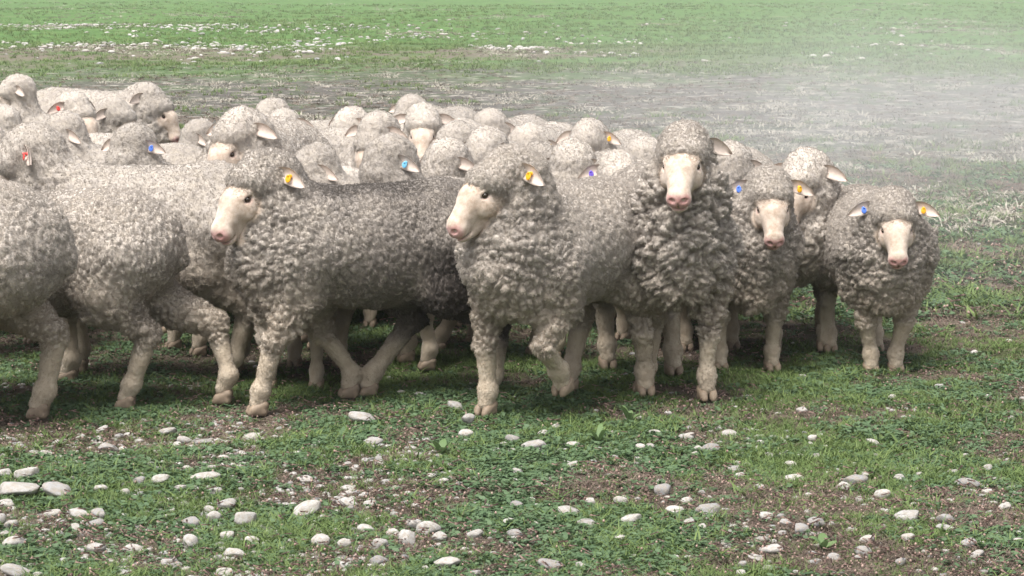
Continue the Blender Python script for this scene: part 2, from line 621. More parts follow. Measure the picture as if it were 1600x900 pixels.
    hD = sstep(0.0, 0.34, e2 - e1) * (0.7 + 0.6 * ce) - 0.7
    low = vnoise(V * 7.5, seed + 70)
    folds = vnoise(V * A3(9, 9, 16) + wob * 0.5, seed + 71)
    disp = woolm * (curl * (0.0112 * front * hA + (0.0038 * (1 - front) + 0.0042 * front + 0.002 * cap) * hB + 0.0062 * (1 - front) * (1 - 0.6 * cap) * hD + (0.0075 + 0.011 * ruff) * front ** 2 * (1 - short) * hC)
                    + 0.008 * low + 0.013 * front * folds)
    V = V + Nn * disp[:, None]
    pink = np.zeros(len(V))
    # stains -----------------------------------------------------------
    st = np.zeros(len(V))
    if stain > 0:
        st = stain * sstep(0.625, 0.685, V[:, 2] + 0.02 * vnoise(V * 12, seed + 90)) * sstep(0.25, 0.12, V[:, 0]) * sstep(-0.32, -0.1, V[:, 0]) * 0.8
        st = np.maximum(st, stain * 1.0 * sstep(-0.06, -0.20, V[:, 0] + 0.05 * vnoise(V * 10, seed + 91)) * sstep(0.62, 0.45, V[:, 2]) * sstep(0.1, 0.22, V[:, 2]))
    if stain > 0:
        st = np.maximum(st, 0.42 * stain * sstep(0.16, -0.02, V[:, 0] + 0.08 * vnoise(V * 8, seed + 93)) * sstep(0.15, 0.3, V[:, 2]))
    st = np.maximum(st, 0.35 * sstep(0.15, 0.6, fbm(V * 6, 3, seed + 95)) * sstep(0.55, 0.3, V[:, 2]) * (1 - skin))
    mask = np.stack([skin, pink, np.maximum(short, 0.45 * sstep(0.56, 0.30, V[:, 2])) * (1 - skin), np.ones(len(V))], 1)
    # fine face ----------------------------------------------------------
    fv = 0.0036 if vox < 0.009 else 0.0062
    Df, lof = field(face + fine, fv)
    Vf, Qf = surface_nets(Df, lof, fv)
    L = (Vf - poll) @ Rm / HEAD
    pk = sstep(0.225, 0.250, L[:, 0]) * sstep(-0.066, -0.056, L[:, 2]) * sstep(-0.006, -0.02, L[:, 2])
    pk = np.maximum(pk, 0.75 * sstep(0.225, 0.245, L[:, 0]) * (np.abs(L[:, 2] + 0.0685) < 0.008))
    pk = np.maximum(pk, 0.3 * sstep(0.020, 0.013, np.sqrt((L[:, 0] - 0.110) ** 2 + (L[:, 2] - 0.010) ** 2)) * (np.abs(L[:, 1]) > 0.03))
    nrm = vert_normals(Vf, Qf)
    Vf = Vf + nrm * (0.0016 * fbm(L * 60, 2, seed + 7))[:, None]
    edge = sstep(0.135, 0.085, L[:, 0] + 0.018 * vnoise(L * 70, seed + 8)) * (1 - 0.6 * sstep(0.03, 0.012, np.abs(L[:, 1])))
    maskf = np.stack([1 - 0.55 * edge, pk * (1 - 0.5 * edge), np.zeros(len(Vf)), np.ones(len(Vf))], 1)
    nV = len(V)
    Vall, Qall = np.concatenate([V, Vf]), np.concatenate([Q, Qf + nV])
    me = mesh_from('sheep_body', Vall, Qall)
    set_color(me, 'mask', np.concatenate([mask, maskf]))
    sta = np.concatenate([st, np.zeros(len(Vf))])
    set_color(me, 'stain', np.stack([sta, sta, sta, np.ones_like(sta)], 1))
    me.materials.append(M_BODY)
    S.body = me
    # fleece fibres -----------------------------------------------------
    Nn = vert_normals(V, Q)
    P0 = V[Q]
    area = np.linalg.norm(np.cross(P0[:, 2] - P0[:, 0], P0[:, 3] - P0[:, 1]), axis=1) * 0.5
    wq = woolm[Q].mean(1)
    prob = area * np.where(wq > 0.10, 0.35 + 0.65 * wq, 0.0)
    rg = np.random.default_rng(seed + 3)
    qi = rg.choice(len(Q), strands, p=prob / prob.sum())
    u, v = rg.random(strands)[:, None], rg.random(strands)[:, None]
    a, b, c, d = (P0[qi, k] for k in range(4))
    p = (a * (1 - u) + b * u) * (1 - v) + (d * (1 - u) + c * u) * v
    n = Nn[Q[qi]].mean(1)
    sw = woolm[Q[qi]].mean(1)
    fr = front[Q[qi]].mean(1)
    ck = np.floor((p + 0.006 * np.stack([vnoise(p * 30, 1), vnoise(p * 30, 2), vnoise(p * 30, 3)], 1)) * 60)
    hx = np.stack([_hash(ck[:, 0], ck[:, 1], ck[:, 2], seed + q) for q in (5, 6, 7)], 1) * 2 - 1
    tdir = hx * 1.3 + 0.35 * rg.normal(size=(strands, 3)) + A3(-0.2, 0, -0.5) - (1.6 * short[Q[qi]].mean(1))[:, None] * A3(0, 0, 1)
    tdir -= n * (tdir * n).sum(1, keepdims=True)
    tdir /= np.linalg.norm(tdir, axis=1, keepdims=True) + 1e-9
    sd = np.cross(n, tdir)
    ln = (0.0045 + 0.0040 * rg.random(strands)) * np.maximum(0.15 + 0.85 * sw, 0.5) * (0.66 + 0.16 * fr)
    kk = (1.0 if vox < 0.011 else 1.1)
    pts = []
    for q, (cn, ct, cs) in enumerate(((-0.15, 0, 0), (0.42, 0.22, 0.10), (0.78, 0.62, -0.12), (0.70, 1.02, 0.14))):
        pts.append(p + (n * cn + tdir * ct + sd * cs * rg.choice([-1, 1], strands)[:, None]) * ln[:, None])
    pts = np.stack(pts, 1)
    # short hair that blends the fleece into the bare face
    nf = strands // 11
    pf = np.clip((0.185 - L[:, 0]) / 0.12, 0, 1) ** 2 * (np.abs(L[:, 2] - 0.010) + np.abs(L[:, 0] - 0.110) > 0.026) + 1e-9
    vi = rg.choice(len(Vf), nf, p=pf / pf.sum())
    back = -(Rm @ A3(1, 0, 0)) * 0.7 + A3(0, 0, -0.35)
    fl = (0.003 + 0.006 * rg.random(nf) * np.clip((0.145 - L[vi, 0]) / 0.05, 0.15, 1.4))[:, None]
    dr = back + 0.45 * rg.normal(size=(nf, 3)) + nrm[vi] * 0.55
    pfp = np.stack([Vf[vi] + nrm[vi] * (-0.001) + dr * fl * k_ + nrm[vi] * fl * 0.25 * math.sin(k_ * 3) for k_ in (0, 0.4, 0.8, 1.2)], 1)
    ftint = np.clip((0.125 - L[vi, 0]) / 0.05, 0, 1)[:, None]
    hc = bpy.data.hair_curves.new('fleece')
    hc.add_curves([4] * (strands + nf))
    pts = np.concatenate([pts, pfp])
    hc.attributes['position'].data.foreach_set('vector', np.ascontiguousarray(pts, np.float32).ravel())
    rad = hc.attributes.new('radius', 'FLOAT', 'POINT')
    base = (0.00031 + 0.00021 * rg.random(strands)) * kk
    rr = base[:, None] * A3(1.1, 1.0, 0.8, 0.35)
    rr = np.concatenate([rr, np.tile(A3(0.0005, 0.00045, 0.0004, 0.0002) * kk, (nf, 1))])
    rad.data.foreach_set('value', rr.astype(np.float32).ravel())
    big = 0.5 + 0.5 * fbm(p * 7, 3, seed + 80) / 0.6
    val = (0.72 + 0.4 * np.clip(big, 0, 1) + 0.06 * rg.normal(size=strands) + 0.05 * hx[:, 0])[:, None]
    tint = A3(0.400, 0.357, 0.314) * np.clip(val, 0.4, 1.5)
    lowz = (sstep(0.50, 0.24, p[:, 2] + 0.10 * fbm(p * 5, 3, seed + 85)) * 0.7)[:, None]
    tint = tint * (1 - lowz) + A3(0.48, 0.40, 0.31) * np.clip(val, 0.5, 1.4) * lowz
    sh = short[Q[qi]].mean(1)[:, None]
    tint = tint * (1 - sh) + A3(0.42, 0.345, 0.255) * sh * np.clip(val, 0.6, 1.3)
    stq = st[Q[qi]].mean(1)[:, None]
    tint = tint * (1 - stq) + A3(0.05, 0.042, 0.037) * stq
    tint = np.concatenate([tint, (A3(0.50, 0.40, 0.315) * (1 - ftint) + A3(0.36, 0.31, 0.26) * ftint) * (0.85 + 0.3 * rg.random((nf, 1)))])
    ta = hc.attributes.new('tint', 'FLOAT_COLOR', 'CURVE')
    ta.data.foreach_set('color', np.concatenate([tint, np.ones((strands + nf, 1))], 1).astype(np.float32).ravel())
    hc.materials.append(M_FLEECE)
    S.fleece = hc
    S.pitch = pitch
    S.head = Matrix(H.tolist()) @ Matrix.Scale(HEAD, 4)
    S.chains = chains
    S.poll = poll
    S.n = len(Qall)
    return S


def link(name, data, parent=None, m=None):
    o = bpy.data.objects.new(name, data)
    col.objects.link(o)
    if parent:
        o.parent = parent
    if m is not None:
        o.matrix_local = m
    return o


def place_sheep(S, loc, heading, size=1.0, label='', tagL=None, tagR=None, ears=(1, 1), ear_droop=12, ear_back=20, group='merino flock'):
    """links one sheep: the body mesh is the thing; eyes, ears (> tag), hooves and fleece are its parts"""
    o = link('sheep', S.body)
    o.location = loc
    o.rotation_euler = (0, 0, R(heading))
    o.scale = (size,) * 3
    o['label'], o['category'], o['group'] = label, 'sheep', group
    f = link('fleece', S.fleece, o)
    f['kind'] = 'stuff'
    for s in (1, -1):
        link('eye', ME_EYE, o, S.head @ Matrix.Translation((0.110, 0.0525 * s, 0.010)))
        if ears[0 if s > 0 else 1]:
            mm = S.head @ Matrix.Translation((-0.035, 0.072 * s, 0.012)) @ Matrix.Rotation(R(-0.8 * S.pitch), 4, 'Y') @ Matrix.Rotation(R(ear_back) * s, 4, 'Z') @ Matrix.Rotation(R(-ear_droop) * s, 4, 'X') @ Matrix.Rotation(R(-15), 4, 'Y') @ Matrix.Scale(1.10, 4)
            if s < 0:
                mm = mm @ Matrix.Diagonal((1, -1, 1, 1))
            e = link('ear', ME_EAR, o, mm)
            tg = tagL if s > 0 else tagR
            if tg:
                link('ear_tag', ME_TAG[tg], e, Matrix.Translation((0.004, 0.050, -0.006)) @ Matrix.Scale(0.62, 4))
    for key, ch in S.chains.items():
        fet, hf = ch[3], ch[4]
        dv = hf - fet
        if hf[2] < 0.06:
            m = Matrix.Translation((hf[0] + 0.001, hf[1], 0.0)) @ Matrix.Diagonal((0.84, 0.92, 0.9, 1))
        else:                                              # lifted: the hoof hangs along the pastern
            ang = math.atan2(-dv[0], -dv[2])
            m = Matrix.Translation(tuple(hf)) @ Matrix.Rotation(ang, 4, 'Y') @ Matrix.Translation((0, 0, -0.035)) @ Matrix.Diagonal((0.84, 0.92, 0.9, 1))
        link('hoof', ME_HOOF, o, m)
    return o


# ------------------------------------------------------------------ where things stand
def ray(px, py):
    x, y = (px - 800) / FPX, -(py - 450) / FPX
    return Vector((x, math.cos(PITCH) + y * math.sin(PITCH), -math.sin(PITCH) + y * math.cos(PITCH)))


def ground_z(x, y):
    """gentle relief of the paddock (numpy arrays or floats)"""
    x, y = np.atleast_1d(np.asarray(x, float)), np.atleast_1d(np.asarray(y, float))
    P = np.stack([x, y, np.zeros_like(x)], 1)
    z = 0.018 * vnoise(P * 1.1, 201) + 0.008 * vnoise(P * 4.0, 202)
    z += sstep(16, 40, y) * (0.10 * vnoise(P * 0.12, 203) + 0.05 * vnoise(P * 0.4, 204))
    z += sstep(60, 400, y) * 1.2 * vnoise(P * 0.012, 205)
    return z


def on_ground(px, py):
    d = ray(px, py)
    t = CAM_H / -d.z
    for _ in range(4):
        p = d * t
        t = (CAM_H - float(ground_z(p.x, p.y)[0])) / -d.z
    return d.x * t, d.y * t


def at_height(px, py, z):
    d = ray(px, py)
    t = (CAM_H - z) / -d.z
    return d.x * t, d.y * t


def at_depth(px, py, depth):
    d = ray(px, py)
    t = depth / d.y
    return d.x * t, d.y * t, CAM_H + d.z * t


# ------------------------------------------------------------------ ground
def ground_material():
    m, t, b = mat('paddock_ground')
    geo = N(t, 'ShaderNodeNewGeometry')
    pos = geo.outputs['Position']
    sep = N(t, 'ShaderNodeSeparateXYZ')
    t.links.new(pos, sep.inputs[0])

    def noise(scale, detail=5.0, rough=0.6, off=0.0):
        mp = N(t, 'ShaderNodeMapping')
        mp.inputs['Location'].default_value = (off, off * 1.7, 0)
        t.links.new(pos, mp.inputs['Vector'])
        n = N(t, 'ShaderNodeTexNoise', Scale=scale, Detail=detail, Roughness=rough)
        t.links.new(mp.outputs[0], n.inputs['Vector'])
        return n.outputs[0]

    def math_(op, a, bb, c=None):
        n = N(t, 'ShaderNodeMath', operation=op)
        for sck, v in zip(n.inputs, (a, bb, c)):
            if v is None:
                continue
            if isinstance(v, (int, float)):
                sck.default_value = v
            else:
                t.links.new(v, sck)
        return n.outputs[0]

    def band(x, a, bb):
        n = N(t, 'ShaderNodeMapRange', interpolation_type='SMOOTHSTEP')
        t.links.new(x, n.inputs[0])
        n.inputs[1].default_value, n.inputs[2].default_value = a, bb
        return n.outputs[0]

    fine = noise(160, 4, 0.65)
    mid = noise(14, 5, 0.65)
    patch = noise(2.2, 5, 0.6, 3.0)
    wide = noise(0.25, 4, 0.55, 9.0)
    wobble = math_('MULTIPLY_ADD', wide, 14.0, -7.0)
    yw = math_('ADD', sep.outputs[1], wobble)
    # near turf: moss green and brown litter
    turf = mix(t, ramp(t, mid, [(0.35, 0.0), (0.65, 1.0)]), (0.040, 0.056, 0.020), (0.075, 0.098, 0.034))
    litter = mix(t, fine, (0.075, 0.055, 0.042), (0.16, 0.125, 0.10))
    near = mix(t, ramp(t, patch, [(0.42, 0.0), (0.58, 1.0)]), turf, litter)
    # bare trampled plain with straw patches
    straw = noise(3.4, 6, 0.72, 21.0)
    bare = mix(t, ramp(t, mid, [(0.3, 0.0), (0.7, 1.0)]), (0.078, 0.071, 0.064), (0.140, 0.128, 0.114))
    bare = mix(t, ramp(t, noise(1.1, 5, 0.65, 40.0), [(0.49, 0.0), (0.63, 0.9)]), bare, (0.070, 0.092, 0.050))
    bare = mix(t, ramp(t, straw, [(0.54, 0.0), (0.62, 1.0)]), bare, (0.36, 0.33, 0.285))
    # far pasture
    far = mix(t, ramp(t, noise(0.9, 6, 0.7, 60.0), [(0.35, 0.0), (0.65, 1.0)]), (0.065, 0.125, 0.036), (0.105, 0.185, 0.055))
    far = mix(t, ramp(t, noise(0.35, 5, 0.7, 77.0), [(0.58, 0.0), (0.70, 0.8)]), far, (0.19, 0.165, 0.11))
    c = mix(t, band(math_('MULTIPLY_ADD', patch, 4.0, math_('ADD', yw, -2.0)), 12.0, 19.0), near, bare)
    c = mix(t, band(math_('MULTIPLY_ADD', noise(0.5, 5, 0.7, 33.0), 22.0, math_('ADD', sep.outputs[1], -11.0)), 27.0, 40.0), c, far)
    # a strip of trampled brown beyond the first green, left of centre
    strip = math_('MULTIPLY', band(yw, 34, 39), math_('SUBTRACT', 1.0, band(yw, 41, 48)))
    strip = math_('MULTIPLY', strip, math_('SUBTRACT', 1.0, band(sep.outputs[0], 1.0, 6.0)))
    strip = math_('MULTIPLY', strip, ramp(t, noise(0.8, 5, 0.7, 90.0), [(0.35, 0.0), (0.55, 1.0)]))
    c = mix(t, strip, c, (0.16, 0.135, 0.105))
    c = mix(t, ramp(t, fine, [(0.3, 0.35), (0.7, 0.0)]), c, (0.03, 0.03, 0.02))
    t.links.new(c, b.inputs['Base Color'])
    b.inputs['Roughness'].default_value = 1.0
    b.inputs['Specular IOR Level'].default_value = 0.05
    h = math_('ADD', fine, math_('MULTIPLY', mid, 1.5))
    bp = N(t, 'ShaderNodeBump', Strength=0.8, Distance=0.012)
    t.links.new(h, bp.inputs['Height'])
    t.links.new(bp.outputs[0], b.inputs['Normal'])
    return m


def axis_steps(lo, flo, fhi, hi, fine, grow):
    a = list(np.arange(flo, fhi + 1e-6, fine))
    st, x = fine, a[-1]
    while x < hi:
        st *= grow
        x += st
        a.append(x)
    st, x = fine, a[0]
    while x > lo:
        st *= grow
        x -= st
        a.insert(0, x)
    return np.array(a)


gx = axis_steps(-900, -3.2, 3.2, 900, 0.045, 1.09)
gy = axis_steps(-40, 4.4, 14.0, 1600, 0.045, 1.06)
GX, GY = np.meshgrid(gx, gy, indexing='ij')
gz = ground_z(GX.ravel(), GY.ravel())
gi = np.arange(len(gx) * len(gy)).reshape(len(gx), len(gy))
gq = np.stack([gi[:-1, :-1], gi[1:, :-1], gi[1:, 1:], gi[:-1, 1:]], -1).reshape(-1, 4)
me = mesh_from('ground', np.stack([GX.ravel(), GY.ravel(), gz], 1), gq)
me.materials.append(ground_material())
ground = link('ground', me)
ground['kind'] = 'structure'
ground['label'] = 'stony paddock of short grass fading to bare plain and green pasture'

# ------------------------------------------------------------------ the flock
HERO, MIDV, FARV = dict(vox=0.0063, strands=190000), dict(vox=0.0102, strands=80000), dict(vox=0.0124, strands=42000)
placed = []


def sheep_at(x, y, heading, headdir, label, size=1.0, tags=(None, None), z=None, **kw):
    yaw = (headdir - heading + 180) % 360 - 180
    ears = kw.pop('ears', (1, 1))
    droop = kw.pop('droop', 12)
    back = kw.pop('back', 12)
    S = build_sheep(yaw=yaw, seed=len(placed) * 13 + 3, **kw)
    o = place_sheep(S, (x, y, float(ground_z(x, y)[0])), heading, size, label, tags[0], tags[1], ears, droop, back)
    placed.append((x, y, heading, size, label, S.n))
    return o


def by_feet(px, py, heading, headdir, label, **kw):
    x, y = on_ground(px, py)
    return sheep_at(x, y, heading, headdir, label, **kw)


def by_head(px, py, depth, heading, headdir, label, size=1.0, reach=0.33, side=0.0, **kw):
    py += 330.0 * size / depth                             # py: top of the woolly cap
    x, y, z = at_depth(px, py, depth)
    a = R(heading)
    bx = x - size * (reach * math.cos(a) - side * math.sin(a))
    by = y - size * (reach * math.sin(a) + side * math.cos(a))
    z = (z - float(ground_z(bx, by)[0])) / size
    return sheep_at(bx, by, heading, headdir, label, size=size, poll=(reach, side, z), **kw)


# front rank
by_feet(-138, 666, 182, 190, 'grey sheep cut off by the picture edge, only its rump and hind legs showing', size=1.07,
        legs={'HL': dict(dx=0.27), 'HR': dict(dx=-0.05)}, **HERO)
by_feet(72, 632, 181, 190, 'grey sheep seen from its rump with one brown-stained hind leg stretched back', size=1.0,
        legs={'HL': dict(dx=0.02), 'HR': dict(dx=-0.28, dy=0.10, lift=0.012)}, **HERO)
by_feet(568, 630, 199, 226, 'striding sheep with a yellow ear tag and a dark stained back', size=1.03, tags=('yellow', 'blue'),
        poll=(0.325, 0.0, 0.715), pitch=36, stain=0.9, drop=-0.02,
        legs={'FL': dict(dx=0.14), 'FR': dict(dx=-0.20), 'HL': dict(dx=-0.09), 'HR': dict(dx=0.25)}, **HERO)
by_feet(876, 634, 236, 212, 'woolly sheep lifting one bent foreleg, yellow tag in its ear', size=1.02, tags=('yellow', None),
        poll=(0.325, 0.0, 0.740), pitch=34, fringe=0.034, fat=1.03, drop=-0.03,
        legs={'FR': dict(dx=0.05), 'FL': dict(joints=[(0.215, 0.105, 0.47), (0.20, 0.12, 0.34), (0.275, 0.11, 0.235), (0.165, 0.10, 0.150), (0.150, 0.10, 0.104)]),
              'HL': dict(dx=-0.05), 'HR': dict(dx=0.10)}, **HERO)
by_feet(1028, 604, 279, 261, 'ram-like sheep holding its head high above a thick neck ruff', size=1.03,
        poll=(0.33, 0.0, 0.785), pitch=27, drop=-0.025, ruff=1.0, ears=(1, 0), back=50, curl=1.15,
        legs={'FL': dict(dx=0.05), 'FR': dict(dx=-0.06, dy=0.02), 'HL': dict(dx=0.10), 'HR': dict(dx=-0.05)}, **HERO)
by_feet(1140, 566, 281, 271, 'sheep facing the camera with a blue tag and a yellow tag in its ears', size=0.93, tags=('yellow', 'blue'),
        poll=(0.34, 0.045, 0.69), pitch=40, drop=0.03, legs={'FL': dict(dx=0.02), 'FR': dict(dx=-0.02)}, **HERO)
by_feet(1248, 536, 263, 240, 'untagged sheep turning its head aside behind the blue and yellow tagged one', size=0.95,
        poll=(0.33, 0.0, 0.69), pitch=45, legs={'FL': dict(dx=-0.04), 'FR': dict(dx=0.06)}, **MIDV)
by_feet(1360, 570, 275, 268, 'lone sheep standing apart from the flock on open grass', size=0.90, tags=('yellow', 'blue'),
        poll=(0.35, -0.01, 0.638), pitch=38, drop=0.04, fat=0.94, back=-5, legs={'FL': dict(dy=-0.05), 'FR': dict(dy=0.045)}, droop=6, **HERO)
# second rank, left
by_feet(222, 590, 181, 190, 'large grey sheep with a red ear tag walking behind the two rumps', size=1.06, tags=('red', None),
        poll=(0.37, 0.0, 0.715), pitch=55, **MIDV)

FLOCK = [
    # px, cap top py, depth, heading, headdir, tags, extra, label
    (16, 120, 11.98, 187, 200, (None, None), {}, 'sheep at the very back whose head is cut by the picture edge'),
    (122, 145, 10.95, 352, 322, (None, 'red'), dict(pitch=48), 'sheep with a red ear tag looking down to the right at the back'),
    (186, 155, 11.29, 324, 335, (None, None), dict(pitch=45), 'sheep with a creamy muzzle nosing right beside the tall woolly head'),
    (240, 131, 12.38, 342, 345, (None, None), dict(pitch=48, size=1.08), 'tall thick-headed sheep facing right at the back of the flock'),
    (-15, 165, 10.42, 181, 185, (None, None), {}, 'sheep showing just its back at the frame edge, behind the red-tagged head'),
    (88, 185, 9.64, 196, 215, (None, None), dict(pitch=72), 'sheep with its head down behind the red-tagged big grey sheep'),
    (-40, 195, 9.19, 187, 190, (None, None), {}, 'sheep mostly out of the frame, its curved back above the foremost rump'),
    (198, 203, 8.77, 194, 243, ('blue', None), dict(pitch=62), 'sheep with a blue tag and white ear, bowing its brow between woolly backs'),
    (368, 172, 9.23, 259, 236, (None, 'pale blue'), dict(pitch=45, size=1.1), 'big-headed sheep with a pale ear tag just behind the striding sheep'),
    (440, 170, 10.74, 221, 262, (None, None), dict(pitch=38), 'sheep with a long white nose peering between woolly heads'),
    (417, 160, 11.61, 221, 230, (None, None), dict(pitch=55), 'sheep whose cap shows just above the long white nosed one'),
    (300, 195, 10.18, 195, 200, (None, None), dict(pitch=70, size=0.83), 'sheep with lowered head left of the big-headed pale-tagged sheep'),
    (540, 171, 11.43, 225, 225, (None, None), dict(pitch=60), 'sheep with one pale ear raised behind the darker woolly cap'),
    (582, 183, 9.56, 275, 240, (None, None), dict(pitch=64), 'darker curly-capped sheep with head bowed in mid flock'),
    (660, 163, 10.48, 253, 272, (None, None), dict(pitch=40, size=0.97), 'sheep looking straight at the camera from mid flock, pink nose showing'),
    (637, 154, 12.19, 242, 245, (None, None), dict(pitch=55), 'sheep whose cap rises just behind the one staring from mid flock'),
    (598, 222, 7.82, 198, 225, ('pale blue', None), dict(pitch=74), 'sheep with big round woolly cap above the dark stained back'),
    (478, 238, 8.22, 188, 215, (None, 'pale blue'), dict(pitch=74), 'sheep with a pale blue tag hidden low behind the striding sheep'),
    (690, 228, 8.64, 275, 230, (None, None), dict(pitch=74), 'sheep with lowered head left of the foreleg-lifting sheep'),
    (706, 200, 9.88, 246, 240, (None, None), dict(pitch=72), 'sheep bowed low beneath the pink-nosed one staring from mid flock'),
    (755, 208, 9.44, 234, 245, (None, None), dict(pitch=72), 'sheep cap directly above the foreleg-lifting sheep'),
    (764, 178, 11.38, 248, 262, (None, None), dict(pitch=68), 'sheep with dark ears out sideways at the back, right of the staring one'),
    (825, 206, 10.69, 254, 262, ('yellow', None), dict(pitch=72), 'small-looking sheep cap with a yellow tag low on one ear'),
    (838, 235, 9.13, 232, 258, ('pale blue', None), dict(pitch=72), 'sheep cap with a pale blue tag, behind the foreleg-lifting sheep'),
    (916, 190, 10.18, 245, 252, ('yellow', None), dict(pitch=50), 'sheep with a yellow tag and bare brow behind the purple-tagged one'),
    (890, 232, 8.63, 237, 255, (None, None), dict(pitch=76), 'sheep bowing behind the foreleg-lifting sheep, beside the purple tag'),
    (968, 237, 8.29, 234, 280, (None, 'purple'), dict(pitch=38), 'sheep with a purple tag half hidden behind the high-headed sheep'),
    (1004, 226, 9.86, 238, 262, (None, None), dict(pitch=76), 'sheep back and cap just left of the high-held head'),
    (1140, 234, 9.12, 259, 262, (None, None), dict(pitch=76), 'sheep with lowered head right of the high-held head'),
]
for i, (px, py, dep, hd, hh, tg, ex, lab) in enumerate(FLOCK):
    kw = dict(FARV if dep > 9.3 else MIDV)
    kw['size'] = 0.92
    kw['fringe'] = (0.0, 0.02, 0.008, 0.03)[i % 4]
    kw['fat'] = (1.0, 0.93, 1.06, 0.97, 1.02)[i % 5]
    kw.update(ex)
    rr = random.Random(i)
    legs = {k: dict(dx=rr.uniform(-0.12, 0.12)) for k in ('FL', 'FR', 'HL', 'HR')}
    by_head(px, py, dep, hd, hh, lab, tags=tg, legs=legs, back=rr.uniform(10, 35), droop=rr.uniform(5, 22), **kw)
for x, y, hd, hh, lab in ((-1.91, 8.13, 226, 222, 'sheep wedged behind the red-tagged big grey sheep, mostly out of frame'),
                          (-1.05, 8.39, 220, 222, 'sheep hidden behind the neck of the striding sheep, seen by its legs'),
                          (-2.01, 8.61, 203, 200, 'sheep back crowded behind the other backs at the frame edge'),
                          (-0.62, 9.01, 264, 258, 'sheep buried in mid flock, its legs showing below the belly of the striding sheep'),
                          (-0.72, 7.72, 264, 262, 'small sheep hidden close behind the shoulder of the striding sheep')):
    sheep_at(x, y, hd, hh, lab, size=0.9 if y > 8 and x < -1 else 0.84, poll=(0.32, 0, 0.64), pitch=74, **FARV)

# ------------------------------------------------------------------ stones lying in the turf
def stone_material():
    m, t, b = mat('river_stone')
    tc = N(t, 'ShaderNodeTexCoord')
    info = N(t, 'ShaderNodeObjectInfo')
    n1 = N(t, 'ShaderNodeTexNoise', Scale=2.4, Detail=6.0, Roughness=0.65)
    n2 = N(t, 'ShaderNodeTexNoise', Scale=14.0, Detail=4.0, Roughness=0.7)
    for n in (n1, n2):
        t.links.new(tc.outputs['Object'], n.inputs['Vector'])
    c = mix(t, ramp(t, info.outputs['Random'], [(0.0, 0.0), (0.6, 0.35), (0.85, 0.8), (1.0, 1.0)]), (0.42, 0.40, 0.37), (0.20, 0.20, 0.205))
    c = mix(t, ramp(t, n1.outputs[0], [(0.40, 0.0), (0.62, 0.75)]), c, (0.25, 0.21, 0.165))
    c = mix(t, ramp(t, n2.outputs[0], [(0.5, 0.0), (0.72, 0.4)]), c, (0.24, 0.21, 0.18))
    t.links.new(c, b.inputs['Base Color'])
    b.inputs['Roughness'].default_value = 0.8
    bp = N(t, 'ShaderNodeBump', Strength=0.35, Distance=0.06)
    t.links.new(n2.outputs[0], bp.inputs['Height'])
    t.links.new(bp.outputs[0], b.inputs['Normal'])
    return m


M_STONE = stone_material()


def icosphere(sub):
    import bmesh
    bm = bmesh.new()
    bmesh.ops.create_icosphere(bm, subdivisions=sub, radius=1.0)
    V = np.array([v.co[:] for v in bm.verts])
    F = np.array([[v.index for v in f.verts] for f in bm.faces])
    bm.free()
    return V, F


def stone_mesh(k, sub=3):
    V, F = icosphere(sub)
    rg = np.random.default_rng(900 + k)
    V = V * (1 + 0.34 * fbm(V * 0.9 + k * 7.1, 2, k)[:, None] + 0.16 * fbm(V * 2.1 + k * 3.3, 3, k + 40)[:, None])
    for q in range(rg.integers(3, 6) if k % 3 else 7):     # broken or worn flats
        n = rg.normal(size=3)
        n /= np.linalg.norm(n)
        d = V @ n
        lim = 0.58 + 0.25 * rg.random()
        V = V - n * np.clip(d - lim, 0, None)[:, None] * 0.85
    me = mesh_from('stone', V, F)
    me.materials.append(M_STONE)
    return me


STONES = [stone_mesh(k) for k in range(12)]
BIG = {
    (24, 893): 'large oval stone lying flat at the lower left corner of the grass',
    (26, 764): 'widest flat stone of the pale heap at the left edge',
    (90, 766): 'long pale stone at the right end of the heap by the left edge',
    (41, 740): 'angular pale stone resting on top of the heap by the left edge',
    (480, 797): 'broad domed stone beside a dark green tuft, centre left of the grass',
    (384, 811): 'tall blunt upright stone left of the broad domed one',
    (298, 847): 'tooth-shaped white stone standing on end below the upright blunt one',
    (566, 653): 'jagged pale stone on the grass just in front of the striding sheep',
    (669, 826): 'round whitish stone touching the grey pointed rock',
    (636, 842): 'blue-grey pointed rock standing among white stones',
    (732, 666): 'white cap stone sitting on another in front of the bent foreleg',
    (729, 678): 'greyish stone under the white cap stone in front of the bent foreleg',
    (712, 635): 'bluish flat stone in the shade beside a hind hoof',
    (862, 884): 'long low white stone at the bottom edge, mid picture',
    (1036, 767): 'wedge-shaped white stone alone on grass below the high-headed sheep',
    (1106, 795): 'long slanting grey-white stone right of the wedge-shaped one',
    (1206, 859): 'long blocky pale stone low on the right of the grass',
    (1336, 751): 'broad pale stone with small ones gathered round it on the right',
    (1378, 773): 'smooth grey dome of stone just below the broad pale one',
    (1419, 807): 'widest pale stone in the cluster at lower right',
    (1510, 756): 'flat whitish stone with a chipped edge near the right side',
    (1348, 862): 'triangular pale stone low on the right with a chip beside it',
}
